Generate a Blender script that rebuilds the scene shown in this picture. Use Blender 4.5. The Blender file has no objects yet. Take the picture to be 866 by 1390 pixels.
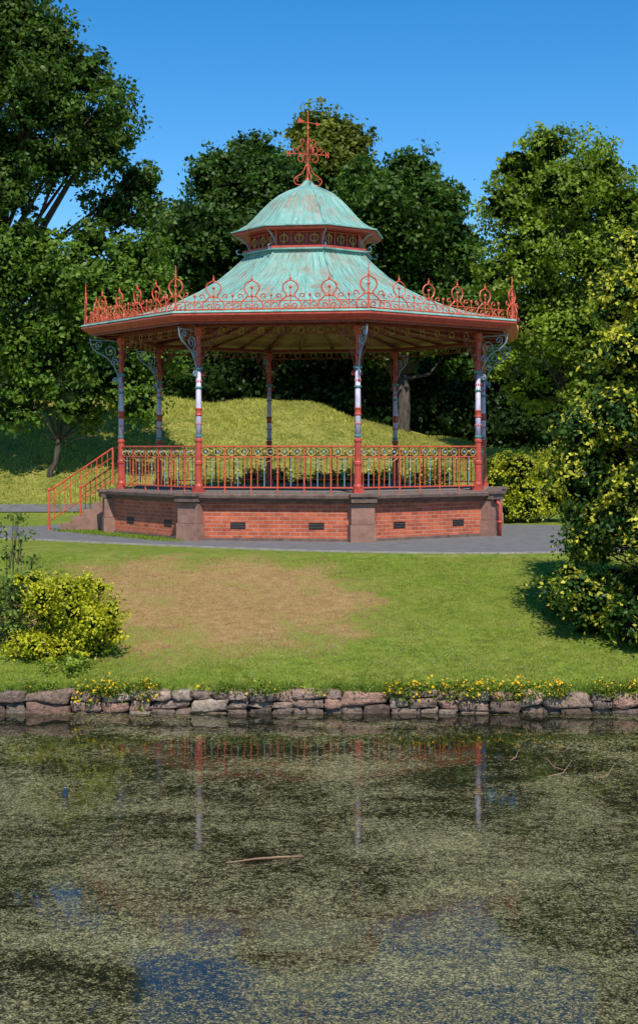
import bpy, math, random
import numpy as np
from mathutils import Vector
random.seed(4); RNG=np.random.default_rng(11)
sc=bpy.context.scene
COL=sc.collection
sc.view_settings.view_transform='Standard'
try: sc.view_settings.look='None'
except: pass
sc.view_settings.exposure=0

# ------------------------------------------------------------ materials
def newmat(name):
    m=bpy.data.materials.new(name); m.use_nodes=True
    nt=m.node_tree; b=nt.nodes['Principled BSDF']
    return m,nt,b
def L(nt,a,b): nt.links.new(a,b)
def ramp(nt,fac,stops):
    r=nt.nodes.new('ShaderNodeValToRGB'); cr=r.color_ramp
    while len(cr.elements)<len(stops): cr.elements.new(0.5)
    for e,(p,c) in zip(cr.elements,stops):
        e.position=p; e.color=(c[0],c[1],c[2],1) if hasattr(c,'__len__') else (c,c,c,1)
    L(nt,fac,r.inputs[0]); return r.outputs[0]
def mixc(nt,f,a,b,mode='MIX'):
    n=nt.nodes.new('ShaderNodeMix'); n.data_type='RGBA'; n.blend_type=mode
    for sock,val in ((n.inputs[0],f),(n.inputs[6],a),(n.inputs[7],b)):
        if isinstance(val,bpy.types.NodeSocket): L(nt,val,sock)
        elif isinstance(val,(int,float)): sock.default_value=val
        else: sock.default_value=(val[0],val[1],val[2],1)
    return n.outputs[2]
def mathn(nt,op,a,b=0.0,c=None):
    n=nt.nodes.new('ShaderNodeMath'); n.operation=op
    for i,v in enumerate((a,b) if c is None else (a,b,c)):
        if isinstance(v,bpy.types.NodeSocket): L(nt,v,n.inputs[i])
        else: n.inputs[i].default_value=v
    return n.outputs[0]
def noise(nt,scale,detail=4,vec=None,rough=.55):
    n=nt.nodes.new('ShaderNodeTexNoise'); n.inputs['Scale'].default_value=scale
    n.inputs['Detail'].default_value=detail; n.inputs['Roughness'].default_value=rough
    if vec is not None: L(nt,vec,n.inputs['Vector'])
    return n.outputs[0]
def geo(nt): return nt.nodes.new('ShaderNodeNewGeometry').outputs['Position']
def scalev(nt,vec,s):
    n=nt.nodes.new('ShaderNodeMapping'); n.inputs['Scale'].default_value=s
    L(nt,vec,n.inputs['Vector']); return n.outputs[0]
def bump(nt,b,h,strength=.3,dist=.02):
    n=nt.nodes.new('ShaderNodeBump'); n.inputs['Strength'].default_value=strength
    n.inputs['Distance'].default_value=dist; L(nt,h,n.inputs['Height']); L(nt,n.outputs[0],b.inputs['Normal'])

def paint(name,c,c2=None,rough=.45,sc_=7):
    m,nt,b=newmat(name); p=geo(nt)
    n=noise(nt,sc_,6,p)
    c2=c2 or tuple(x*.55 for x in c)
    L(nt,ramp(nt,n,[(.35,c2),(.55,c)]),b.inputs['Base Color'])
    b.inputs['Roughness'].default_value=rough
    bump(nt,b,noise(nt,40,3,p),.15,.004)
    return m
M_RED=paint('red_paint',(.52,.075,.045),(.38,.05,.035))
M_ORG=paint('orange_red_paint',(.66,.11,.045),(.50,.07,.03))
M_DRED=paint('dark_red_paint',(.24,.035,.028),(.15,.025,.02))
M_LAV=paint('lavender_paint',(.58,.52,.66),(.45,.39,.54))
M_BLUE=paint('blue_grey_paint',(.26,.36,.45),(.16,.23,.31))
M_TEALP=paint('teal_paint',(.10,.26,.24),(.06,.16,.16))
M_GOLD=paint('gold_paint',(.50,.34,.09),(.30,.20,.06),rough=.35)

def m_roof():
    m,nt,b=newmat('copper_patina'); uv=nt.nodes.new('ShaderNodeUVMap').outputs[0]
    s=noise(nt,1,5,scalev(nt,uv,(9,1.1,1)),.65)
    big=noise(nt,1,4,scalev(nt,uv,(.9,1.3,1)),.6)
    base=ramp(nt,s,[(.3,(.11,.27,.22)),(.5,(.20,.41,.345)),(.68,(.37,.56,.485))])
    mask=ramp(nt,mathn(nt,'ADD',mathn(nt,'MULTIPLY',s,.5),mathn(nt,'MULTIPLY',big,.62)),[(.54,0.0),(.65,.8)])
    rust=ramp(nt,noise(nt,5,4,uv),[(.35,(.19,.14,.09)),(.6,(.36,.23,.16))])
    L(nt,mixc(nt,mask,base,rust),b.inputs['Base Color'])
    b.inputs['Roughness'].default_value=.6
    bump(nt,b,s,.25,.01)
    return m
M_ROOF=m_roof()
M_SEAM=paint('seam_patina',(.24,.44,.38),(.12,.27,.23),.6,3)

def m_brick():
    m,nt,b=newmat('red_brick'); uv=nt.nodes.new('ShaderNodeUVMap').outputs[0]
    t=nt.nodes.new('ShaderNodeTexBrick'); L(nt,uv,t.inputs['Vector'])
    t.inputs['Scale'].default_value=1; t.inputs['Brick Width'].default_value=.235
    t.inputs['Row Height'].default_value=.085; t.inputs['Mortar Size'].default_value=.008
    t.inputs['Mortar Smooth'].default_value=.1; t.inputs['Bias'].default_value=-.1
    t.inputs['Color1'].default_value=(.66,.15,.06,1); t.inputs['Color2'].default_value=(.42,.08,.038,1)
    t.inputs['Mortar'].default_value=(.48,.29,.21,1)
    v=noise(nt,3,5,uv); d=noise(nt,30,3,uv)
    c=mixc(nt,.75,t.outputs['Color'],ramp(nt,v,[(.3,(.6,.55,.5)),(.6,(1,1,1))]),'MULTIPLY')
    c=mixc(nt,.4,c,ramp(nt,d,[(.35,(.6,.6,.6)),(.65,(1.2,1.2,1.2))]),'MULTIPLY')
    L(nt,c,b.inputs['Base Color']); b.inputs['Roughness'].default_value=.85
    inv=mathn(nt,'SUBTRACT',1,t.outputs['Fac']); bump(nt,b,inv,.6,.008)
    return m
M_BRICK=m_brick()
def m_stone(name,c,c2,s=4,r=.85):
    m,nt,b=newmat(name); p=geo(nt)
    n=noise(nt,s,7,p,.65)
    L(nt,ramp(nt,n,[(.3,c2),(.62,c)]),b.inputs['Base Color'])
    b.inputs['Roughness'].default_value=r; bump(nt,b,noise(nt,s*5,5,p),.5,.015)
    return m
M_SAND=m_stone('pink_sandstone',(.34,.18,.13),(.19,.10,.075))
M_COPE=m_stone('weathered_coping',(.19,.12,.095),(.085,.055,.045),6)
M_DECK=m_stone('deck_stone',(.24,.2,.17),(.15,.12,.1))
M_ASPH=m_stone('asphalt',(.165,.16,.155),(.11,.107,.105),3,.9)
M_KERB=m_stone('kerb_stone',(.36,.32,.28),(.2,.18,.15),5)
M_BLACK=paint('vent_black',(.012,.012,.012),(.008,.008,.008),.6)
def m_ceiling():
    m,nt,b=newmat('ochre_boards'); uv=nt.nodes.new('ShaderNodeUVMap').outputs[0]
    w=nt.nodes.new('ShaderNodeTexWave'); w.bands_direction='Y'; w.inputs['Scale'].default_value=2.2
    w.inputs['Distortion'].default_value=0; L(nt,uv,w.inputs['Vector'])
    n=noise(nt,2.2,5,uv)
    c=ramp(nt,n,[(.3,(.26,.14,.045)),(.65,(.62,.38,.14))])
    c=mixc(nt,.8,c,ramp(nt,w.outputs[1],[(.0,(.35,.3,.25)),(.2,(1,1,1))]),'MULTIPLY')
    L(nt,c,b.inputs['Base Color']); b.inputs['Roughness'].default_value=.6
    return m
M_CEIL=m_ceiling()
def m_bark():
    m,nt,b=newmat('bark'); p=geo(nt)
    n=noise(nt,1,6,scalev(nt,p,(9,9,2)),.65)
    L(nt,ramp(nt,n,[(.35,(.025,.02,.014)),(.65,(.10,.075,.055))]),b.inputs['Base Color'])
    b.inputs['Roughness'].default_value=.9; bump(nt,b,n,.7,.05); return m
M_BARK=m_bark()
def m_leaf(name='leaf',trans=.28,rough=.5,spec=.25):
    m,nt,b=newmat(name)
    a=nt.nodes.new('ShaderNodeAttribute'); a.attribute_name='Col'
    L(nt,a.outputs['Color'],b.inputs['Base Color']); b.inputs['Roughness'].default_value=rough
    b.inputs['Specular IOR Level'].default_value=spec
    tr=nt.nodes.new('ShaderNodeBsdfTranslucent')
    L(nt,mixc(nt,1.0,a.outputs['Color'],(1.5,1.7,.5),'MULTIPLY'),tr.inputs['Color'])
    mx=nt.nodes.new('ShaderNodeMixShader'); mx.inputs[0].default_value=trans
    L(nt,b.outputs[0],mx.inputs[1]); L(nt,tr.outputs[0],mx.inputs[2])
    L(nt,mx.outputs[0],nt.nodes['Material Output'].inputs['Surface']); return m
M_LEAF=m_leaf(); M_BLADE=m_leaf('grass_blade',.25,.7,.1); M_PETAL=m_leaf('petal',.2,.6)
def m_core():  # near-black green: the shade deep inside a crown, put into the colour
    m,nt,b=newmat('dark_core'); p=geo(nt)
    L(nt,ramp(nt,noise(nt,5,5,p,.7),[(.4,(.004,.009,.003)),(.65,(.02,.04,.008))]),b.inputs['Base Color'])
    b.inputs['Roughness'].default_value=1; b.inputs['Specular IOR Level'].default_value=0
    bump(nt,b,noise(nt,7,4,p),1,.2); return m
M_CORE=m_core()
def m_attr(name,rough=.85):
    m,nt,b=newmat(name); a=nt.nodes.new('ShaderNodeAttribute'); a.attribute_name='Col'
    p=geo(nt); n=noise(nt,14,6,p,.65)
    L(nt,mixc(nt,1,a.outputs['Color'],ramp(nt,n,[(.3,(.45,.43,.41)),(.62,(1.25,1.22,1.2))]),'MULTIPLY'),b.inputs['Base Color'])
    b.inputs['Roughness'].default_value=rough; bump(nt,b,noise(nt,22,5,p),1.0,.03); return m
M_WALLST=m_attr('wall_stone')

# ------------------------------------------------------------ mesh tools
def empty(name,loc=(0,0,0)):
    o=bpy.data.objects.new(name,None); o.location=loc; o.empty_display_size=.3; COL.objects.link(o); return o
class MB:
    def __init__(s): s.v=[]; s.f=[]; s.uv=[]
    def quadmesh(s,vs,fs):
        o=len(s.v); s.v+= [tuple(v) for v in vs]; s.f+=[tuple(i+o for i in f) for f in fs]
    def tube(s,pts,r,n=6,closed=False,ref=None,cap=True):
        pts=[Vector(p) for p in pts]; m=len(pts)
        rs=r if hasattr(r,'__len__') else [r]*m
        ref=Vector(ref) if ref is not None else Vector((.31,.87,.21)).normalized()
        vs=[]
        for i,p in enumerate(pts):
            if closed: t=pts[(i+1)%m]-pts[i-1]
            else: t=pts[min(i+1,m-1)]-pts[max(i-1,0)]
            if t.length<1e-9: t=Vector((0,0,1))
            t.normalize(); a=ref-t*ref.dot(t)
            if a.length<1e-3: a=t.orthogonal()
            a.normalize(); b=t.cross(a)
            for k in range(n):
                w=2*math.pi*k/n; vs.append(p+(a*math.cos(w)+b*math.sin(w))*rs[i])
        fs=[]
        for i in range(m if closed else m-1):
            j=(i+1)%m
            for k in range(n):
                fs.append((i*n+k,i*n+(k+1)%n,j*n+(k+1)%n,j*n+k))
        if not closed and cap:
            fs.append(tuple(range(n))[::-1]); fs.append(tuple((m-1)*n+k for k in range(n)))
        s.quadmesh(vs,fs)
    def box(s,c,ex,ey,ez):
        c=Vector(c);ex=Vector(ex);ey=Vector(ey);ez=Vector(ez)
        vs=[c+ex*a+ey*b+ez*d for a in(-1,1) for b in(-1,1) for d in(-1,1)]
        s.quadmesh(vs,[(0,1,3,2),(4,6,7,5),(0,4,5,1),(2,3,7,6),(0,2,6,4),(1,5,7,3)])
    def lathe(s,c,prof,n=14):
        vs=[];fs=[]
        for r,z in prof:
            for k in range(n):
                w=2*math.pi*k/n; vs.append((c[0]+r*math.cos(w),c[1]+r*math.sin(w),z))
        for i in range(len(prof)-1):
            for k in range(n): fs.append((i*n+k,i*n+(k+1)%n,(i+1)*n+(k+1)%n,(i+1)*n+k))
        fs.append(tuple(range(n))[::-1]); fs.append(tuple((len(prof)-1)*n+k for k in range(n)))
        s.quadmesh(vs,fs)
    def ball(s,c,r,n=8,sz=1):
        s.lathe(c,[(max(.001,r*math.sin(math.pi*i/6)),c[2]-r*sz*math.cos(math.pi*i/6)) for i in range(7)],n)
    def obj(s,name,mat,parent=None,smooth=False,uvs=None):
        me=bpy.data.meshes.new(name); me.from_pydata(s.v,[],s.f); me.materials.append(mat)
        if smooth: me.shade_smooth()
        if uvs:
            l=me.uv_layers.new(name='UVMap')
            flat=[c for u in uvs for c in u]; l.data.foreach_set('uv',flat)
        me.update(); o=bpy.data.objects.new(name,me); COL.objects.link(o)
        if parent: o.parent=parent; o.matrix_parent_inverse=parent.matrix_world.inverted()
        return o
def numesh(name,verts,faces,mat,cols=None,parent=None,smooth=False):
    me=bpy.data.meshes.new(name); n=len(verts); m,k=faces.shape
    me.vertices.add(n); me.vertices.foreach_set('co',verts.astype(np.float32).ravel())
    me.loops.add(m*k); me.loops.foreach_set('vertex_index',faces.astype(np.int32).ravel())
    me.polygons.add(m); me.polygons.foreach_set('loop_start',np.arange(0,m*k,k,dtype=np.int32))
    me.update(calc_edges=True)
    if cols is not None:
        a=me.color_attributes.new('Col','FLOAT_COLOR','POINT')
        c=np.ones((n,4),np.float32); c[:,:3]=cols; a.data.foreach_set('color',c.ravel())
    if smooth: me.shade_smooth()
    me.materials.append(mat); o=bpy.data.objects.new(name,me); COL.objects.link(o)
    if parent: o.parent=parent; o.matrix_parent_inverse=parent.matrix_world.inverted()
    return o
def unit(a): return a/np.maximum(np.linalg.norm(a,axis=1,keepdims=True),1e-9)

# ------------------------------------------------------------ terrain
def sm(a,b,x):
    t=np.clip((x-a)/(b-a),0,1); return t*t*(3-2*t)
def H(x,y):
    x=np.asarray(x,float); y=np.asarray(y,float)
    crest=np.where(x>-3,1.55+2.55*np.exp(-((x+3)/8.0)**2),4.1+0*x)
    t=np.clip((y-43)/17,0,1); t=.55*t+.45*t*t*(3-2*t)
    z=crest*t+np.clip(y-62,0,300)*.012
    z=z+ (0.10*np.sin(x*.9+y*.35)+.07*np.sin(x*2.1-y*.8))*sm(46,54,y)
    slope=-1.26*(1-np.clip((y-19.6)/7.9,0,1)**.93)
    z=np.where(y<43,np.where(y<27.5,slope,0),z)
    z=np.where((y<27)&(y>19.6),z+.025*np.sin(x*1.3+y)*sm(19.6,21,y)*(1-sm(25,27,y)),z)
    z=np.where((y<19.6)&(y>2.5),-2.4,z)
    z=np.where(y<=2.5,-1.2,z)
    return z
xs=np.unique(np.concatenate([np.linspace(-400,-40,19),np.linspace(-40,-14,27),np.linspace(-14,14,113),np.linspace(14,40,27),np.linspace(40,400,19)]))
ys=np.unique(np.concatenate([np.linspace(-120,2.4,14),[2.6,8,14,19.5],np.linspace(19.62,28,50),np.linspace(28,43,16),np.linspace(43,66,60),np.linspace(66,110,16),np.linspace(110,700,14)]))
X,Y=np.meshgrid(xs,ys); V=np.stack([X,Y,H(X,Y)],-1).reshape(-1,3)
nx,ny=len(xs),len(ys); idx=np.arange(nx*ny).reshape(ny,nx)
F=np.stack([idx[:-1,:-1],idx[:-1,1:],idx[1:,1:],idx[1:,:-1]],-1).reshape(-1,4)
def m_ground():
    m,nt,b=newmat('grass_ground'); p=geo(nt)
    sep=nt.nodes.new('ShaderNodeSeparateXYZ'); L(nt,p,sep.inputs[0]); x,y=sep.outputs[0],sep.outputs[1]
    n1=noise(nt,.55,5,p,.6); n2=noise(nt,6,6,p,.7); n3=noise(nt,45,4,p,.7); n4=noise(nt,1.3,4,p,.6)
    green=ramp(nt,n2,[(.3,(.08,.15,.010)),(.5,(.165,.255,.022)),(.7,(.27,.34,.045))])
    dry=ramp(nt,n2,[(.3,(.30,.17,.07)),(.55,(.47,.29,.12)),(.75,(.55,.38,.18))])
    dx=mathn(nt,'MULTIPLY',mathn(nt,'ADD',x,2.0),1/3.2); dy=mathn(nt,'MULTIPLY',mathn(nt,'ADD',y,-24.1),1/3.5)
    r=mathn(nt,'ADD',mathn(nt,'MULTIPLY',dx,dx),mathn(nt,'MULTIPLY',dy,dy))
    r=mathn(nt,'ADD',r,mathn(nt,'MULTIPLY',mathn(nt,'SUBTRACT',n1,.5),2.8))
    r=mathn(nt,'ADD',r,mathn(nt,'MULTIPLY',mathn(nt,'SUBTRACT',n4,.5),1.8))
    r=mathn(nt,'ADD',r,mathn(nt,'MULTIPLY',mathn(nt,'SUBTRACT',n2,.5),1.8))
    mk=ramp(nt,r,[(.45,.95),(1.3,0.12)])
    front=mixc(nt,mk,green,dry)
    front=mixc(nt,ramp(nt,n4,[(.48,0.0),(.70,.55)]),front,(.36,.32,.08))
    hillc=ramp(nt,mathn(nt,'ADD',mathn(nt,'MULTIPLY',n2,.6),mathn(nt,'MULTIPLY',n4,.4)),[(.36,(.08,.11,.015)),(.48,(.25,.26,.045)),(.62,(.42,.37,.09))])
    hm=ramp(nt,mathn(nt,'MULTIPLY',y,.01),[(.425,0.0),(.46,1.0)])
    c=mixc(nt,hm,front,hillc)
    c=mixc(nt,.5,c,ramp(nt,n3,[(.3,(.5,.5,.5)),(.65,(1.3,1.3,1.3))]),'MULTIPLY')
    L(nt,c,b.inputs['Base Color']); b.inputs['Roughness'].default_value=.95
    b.inputs['Specular IOR Level'].default_value=.1
    bump(nt,b,mathn(nt,'ADD',n3,n2),.8,.05); return m
numesh('ground',V,F,m_ground(),smooth=True)

def dry_amt(x,y):
    w=.6*np.sin(x*1.7+y*.9)*np.cos(y*1.3-x*.6)+.4*np.sin(x*4.1-y*2.7)+.35*np.sin(x*9+3*np.sin(y*3))*np.sin(y*8+x)
    r=((x+2.0)/3.2)**2+((y-24.1)/3.5)**2+w*.55
    return .08+.92*(1-sm(.4,1.3,r))
def blades(name,x,y,z,h,w,cols,lean=.35):
    n=len(x); a=RNG.uniform(0,2*np.pi,n); tx=np.cos(a)*w; ty=np.sin(a)*w
    lx=RNG.normal(0,lean,n)*h; ly=RNG.normal(0,lean,n)*h
    v=np.empty((n,3,3)); v[:,0]=np.stack([x-tx,y-ty,z-.01],1); v[:,1]=np.stack([x+tx,y+ty,z-.01],1)
    v[:,2]=np.stack([x+lx,y+ly,z+h],1)
    return numesh(name,v.reshape(-1,3),np.arange(n*3).reshape(n,3),M_BLADE,np.repeat(cols,3,axis=0))
n=130000
x=RNG.uniform(-7.5,7.5,n); y=19.62+RNG.uniform(0,1,n)*7.6
d=np.clip(dry_amt(x,y)+RNG.normal(0,.25,n),0,1)[:,None]
mot=(.85+.3*np.sin(x*2.3+np.sin(y*3)*1.5)*np.sin(y*2.1+x)+.25*np.sin(x*6.1+2*np.sin(y*5))*np.sin(y*7))[:,None]
g=np.array([.155,.255,.018])*RNG.uniform(.5,1.4,(n,1))*mot+RNG.uniform(0,1,(n,1))**3*np.array([.16,.13,.03])
dr=np.array([.46,.29,.125])*RNG.uniform(.6,1.25,(n,1))
c=g*(1-d)+dr*d
keep=RNG.uniform(0,1,n)>d[:,0]*.35
edge=np.exp(-(y-19.62)/.4)
h=RNG.uniform(.015,.038,n)*(1+edge*1.3)
blades('lawn_grass',x[keep],y[keep],H(x,y)[keep],h[keep],RNG.uniform(.004,.008,n)[keep],c[keep])
n=26000
x=RNG.uniform(-8,8,n); y=19.42+RNG.uniform(0,.35,n); dn=.55+.5*np.sin(x*2.7)*np.sin(x*1.1+1)+.3*np.sin(x*9)
k=RNG.uniform(0,1,n)<dn; x=x[k];y=y[k];n=len(x)
blades('bank_grass_fringe',x,y,np.full(n,-1.275)-RNG.uniform(0,.05,n)*(y<19.5),RNG.uniform(.03,.11,n),np.full(n,.006),np.array([.14,.22,.03])*RNG.uniform(.5,1.5,(n,1)),.8)
n=90000
x=RNG.uniform(-15,14,n); y=43.5+RNG.uniform(0,1,n)*18
cl=.5+.5*np.sin(x*1.1+2*np.sin(y*.6))*np.sin(y*.9+1.5*np.sin(x*.7))
c=np.array([.31,.31,.06])*RNG.uniform(.5,1.4,(n,1))*(.6+.7*cl[:,None])+np.array([.10,.06,.02])*RNG.uniform(0,1,(n,1))
blades('hill_grass',x,y,H(x,y),RNG.uniform(.03,.12,n)*(.5+cl),RNG.uniform(.01,.025,n),c,.5)
n=700; x=np.concatenate([RNG.uniform(-1,5,n//2),RNG.uniform(-4.5,5,n-n//2)]); y=RNG.uniform(19.8,22.5,n)
z=H(x,y)+.045; s=.008
v=np.stack([np.stack([x+a*s,y+b*s,z],1) for a,b in((-1,-1),(1,-1),(1,1),(-1,1))],1).reshape(-1,3)
numesh('lawn_daisies',v,np.arange(n*4).reshape(n,4),M_PETAL,np.full((n*4,3),.7))

# ------------------------------------------------------------ paths
def flat_poly(name,pts,z,mat):
    import bmesh
    bm=bmesh.new(); vs=[bm.verts.new((a,b,z)) for a,b in pts]; f=bm.faces.new(vs)
    f.normal_update()
    if f.normal.z<0: f.normal_flip()
    bmesh.ops.triangulate(bm,faces=[f]); me=bpy.data.meshes.new(name); bm.to_mesh(me); me.materials.append(mat)
    o=bpy.data.objects.new(name,me); COL.objects.link(o); return o
def smoothline(p,k=6):
    p=[np.array(q,float) for q in p]; out=[]
    for i in range(len(p)-1):
        a=p[max(i-1,0)];b=p[i];c=p[i+1];d=p[min(i+2,len(p)-1)]
        for j in range(k):
            t=j/k; out.append(.5*((2*b)+(-a+c)*t+(2*a-5*b+4*c-d)*t*t+(-a+3*b-3*c+d)*t**3))
    out.append(p[-1]); return out
near=smoothline([(-34,40.5),(-18,36.8),(-11,34.2),(-7.3,32.4),(-4.5,30.7),(-2.8,29.7),(-.5,28.5),(1.7,27.85),(3.8,27.75),(5.6,28.4),(8,30),(13,34),(30,38)])
far=smoothline([(30,41.5),(14,39),(8,37.6),(5,38.5),(1,39),(-3,38.8),(-6.6,38.6),(-7.4,37.6)])+smoothline([(-7.9,37.4),(-8.6,37.9),(-12,38.8),(-20,40.2),(-34,42.6)])
flat_poly('asphalt_path',[tuple(q) for q in near]+[tuple(q) for q in far],.004,M_ASPH)
flat_poly('grass_verge',[tuple(q) for q in smoothline([(-6.6,36.0),(-6.3,35.2),(-5.4,34.1),(-4.2,32.6),(-3.4,31.5),(-3.0,31.5),(-3.6,32.6),(-4.7,34.6),(-5.2,36.0)])],.010,bpy.data.materials['grass_ground'])
n=9000; x=RNG.uniform(-6.6,-3,n); y=RNG.uniform(31.5,36,n)
k=(np.abs((x+4.9)*(-.78)-(y-34)*.62)<.55); x=x[k];y=y[k]
blades('verge_grass',x,y,np.full(len(x),.01),RNG.uniform(.02,.06,len(x)),np.full(len(x),.008),np.array([.15,.23,.02])*RNG.uniform(.5,1.5,(len(x),1)))
kb=MB()
for a,b in zip(near[:-1],near[1:]):
    a=Vector((a[0],a[1],.0));b=Vector((b[0],b[1],.0)); d=(b-a); nn=Vector((d.y,-d.x,0)).normalized()
    kb.box((a+b)/2+nn*.05,d*.495,nn*.05,(0,0,.028))
kb.obj('path_kerb',M_KERB)
pv=[];pf=[]
xx=np.linspace(-34,-5.5,60)
for i,q in enumerate(xx):
    y0=43.6+.015*(q+10)**2*.3
    for yy in (y0,y0+.55,y0+1.1): pv.append((q,yy,float(H(q,yy))+.03))
for i in range(59):
    for j in range(2): pf.append((i*3+j,(i+1)*3+j,(i+1)*3+j+1,i*3+j+1))
q=MB(); q.quadmesh(pv,pf); q.obj('back_path',M_ASPH)

# ------------------------------------------------------------ bandstand
CX,CY=-.28,36.0
ANG=[math.radians(14+45*k) for k in range(8)]
def pol(r,a,z): return Vector((CX+r*math.sin(a),CY-r*math.cos(a),z))
BS=empty('bandstand',(CX,CY,0)); bpy.context.view_layer.update()
def octloft(name,prof,mat,cap_top=False,cap_bot=False,div=1,smooth=False):
    mb=MB(); uvs=[]; nr=len(prof)
    cum=[0]
    for i in range(1,nr): cum.append(cum[-1]+math.dist(prof[i],prof[i-1]))
    per=8*div
    for (r,z) in prof:
        for k in range(8):
            a=pol(r,ANG[k],z); b=pol(r,ANG[(k+1)%8],z)
            for j in range(div): mb.v.append(tuple(a.lerp(b,j/div)))
    side=2*max(p[0] for p in prof)*math.sin(math.pi/8)
    for i in range(nr-1):
        for k in range(per):
            k2=(k+1)%per
            mb.f.append((i*per+k,i*per+k2,(i+1)*per+k2,(i+1)*per+k))
            u0=side*k/div;u1=side*(k+1)/div
            uvs+=[(u0,cum[i]),(u1,cum[i]),(u1,cum[i+1]),(u0,cum[i+1])]
    for flag,i in((cap_bot,0),(cap_top,nr-1)):
        if flag:
            f=[i*per+k for k in range(per)]; mb.f.append(tuple(f)); uvs+=[(mb.v[q][0],mb.v[q][1]) for q in f]
    return mb.obj(name,mat,BS,smooth,uvs)
DK=1.06
octloft('brick_plinth',[(5.0,-.05),(5.0,.845)],M_BRICK)
octloft('plinth_base_course',[(5.0,.07),(5.03,.065),(5.035,-.05)],M_COPE)
octloft('plinth_coping',[(4.9,.84),(5.05,.84),(5.07,.89),(5.14,.91),(5.15,.94),(5.24,.955),(5.25,1.02),(5.22,1.045),(4.85,1.055)],M_COPE)
octloft('deck',[(4.87,.98),(4.87,DK)],M_DECK,cap_top=True)
pr=MB(); pc=MB()
for a in ANG:
    rd=Vector((math.sin(a),-math.cos(a),0)); tg=Vector((rd.y,-rd.x,0))
    pr.box(pol(4.93,a,.165),tg*.29,rd*.22,(0,0,.215)); pr.box(pol(4.92,a,.614),tg*.265,rd*.21,(0,0,.226))
    pc.box(pol(5.0,a,.93),tg*.29,rd*.22,(0,0,.065)); pc.box(pol(5.02,a,1.024),tg*.32,rd*.24,(0,0,.028))
pr.obj('corner_piers',M_SAND,BS); pc.obj('pier_caps',M_COPE,BS)
vn=MB(); vf=MB()
for k in range(8):
    A=pol(5.0,ANG[k],0);B=pol(5.0,ANG[(k+1)%8],0); d=(B-A).normalized(); nn=Vector((d.y,-d.x,0))
    mid=(A+B)/2
    if nn.dot(mid-Vector((CX,CY,0)))<0: nn=-nn
    for t in (.28,.74):
        c=A.lerp(B,t)+Vector((0,0,.34)); vn.box(c+nn*.004,d*.17,nn*.004,(0,0,.075))
        for s in (-1,1):
            vf.box(c+nn*.008+Vector((0,0,s*.03)),d*.16,nn*.003,(0,0,.004))
vn.obj('air_vents',M_BLACK,BS); vf.obj('vent_slats',M_COPE,BS)
dp=MB(); pcx=pol(5.25,ANG[1],0); dp.tube([pcx,pcx+Vector((0,0,.75)),pol(5.12,ANG[1],.85)],.045,8); dp.tube([pcx+Vector((0,0,.3)),pcx+Vector((0,0,.36))],.06,8)
dp.obj('downpipe',M_RED,BS,True)

red=MB(); lav=MB(); teal=MB(); blu=MB(); gold=MB(); org=MB(); dred=MB()
CR=4.7
def spiral(c,r0,r1,a0,a1,n=18):
    return [(c[0]+(r0+(r1-r0)*i/n)*math.cos(a0+(a1-a0)*i/n),c[1]+(r0+(r1-r0)*i/n)*math.sin(a0+(a1-a0)*i/n)) for i in range(n+1)]
for a in ANG:
    c=pol(CR,a,0)
    rd=Vector((math.sin(a),-math.cos(a),0)); tg=Vector((rd.y,-rd.x,0))
    red.box(c+Vector((0,0,DK+.05)),tg*.105,rd*.105,(0,0,.05))
    red.lathe(c,[(.10,DK+.10),(.105,DK+.15),(.085,DK+.20),(.078,DK+.6),(.095,DK+.64),(.095,DK+.69),(.075,DK+.72),(.072,DK+1.12),(.09,DK+1.15),(.09,DK+1.19),(.062,DK+1.22)],16)
    lav.lathe(c,[(.066,2.27),(.064,2.8),(.056,3.84)],16)
    for z in (2.33,3.42): teal.lathe(c,[(.066,z-.025),(.084,z-.012),(.084,z+.012),(.066,z+.025)],16)
    red.lathe(c,[(.066,2.78),(.084,2.80),(.07,2.84),(.07,2.90),(.084,2.94),(.066,2.96)],16)
    teal.lathe(c,[(.058,3.80),(.10,3.83),(.10,3.87),(.058,3.89)],16)
    for j in range(8):
        w=2*math.pi*j/8; red.ball((c.x+.068*math.cos(w),c.y+.068*math.sin(w),2.60),.014,6,2.0)
        red.ball((c.x+.062*math.cos(w),c.y+.062*math.sin(w),3.56),.014,6,2.0)
    red.lathe(c,[(.06,3.875),(.056,3.95),(.052,4.55),(.08,4.6),(.10,4.70),(.10,4.76),(.08,4.78)],16)
    for z in (4.1,4.35): red.lathe(c,[(.055,z-.025),(.074,z-.01),(.074,z+.01),(.055,z+.025)],16)
    def br(dirv,k,mb,ref,ofs=.055,th=.75):
        def P(u,z): return c+dirv*(ofs+u*k)+Vector((0,0,z))
        main=[(0,3.65),(.03,3.85),(.12,4.05),(.26,4.22),(.42,4.33),(.6,4.42),(.72,4.55),(.76,4.74)]
        main=[tuple(q) for q in smoothline(main,4)]
        mb.tube([P(*q) for q in main],.020*th,6,ref=ref)
        for sp in (spiral((.24,4.42),.17,.03,math.pi*1.4,-math.pi*1.6),spiral((.10,4.16),.10,.02,-.6,math.pi*2.6),
                   spiral((.52,4.58),.11,.02,math.pi*1.5,math.pi*4.2),spiral((.10,3.72),.075,.015,math.pi,-math.pi*1.8)):
            mb.tube([P(*q) for q in sp],.016*th,5,ref=ref)
        mb.tube([P(0,4.68),P(.76,4.70)],.016*th,5)
    br(rd,.92,blu,tg,th=.85)
    for s in (1,-1): 
        u=(tg*s*math.cos(math.pi/8)-rd*math.sin(math.pi/8)).normalized()
        br(u,.5,dred,u.cross(Vector((0,0,1))),th=.65)
lav.obj('column_shafts',M_LAV,BS,True)
up=Vector((0,0,1))
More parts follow.
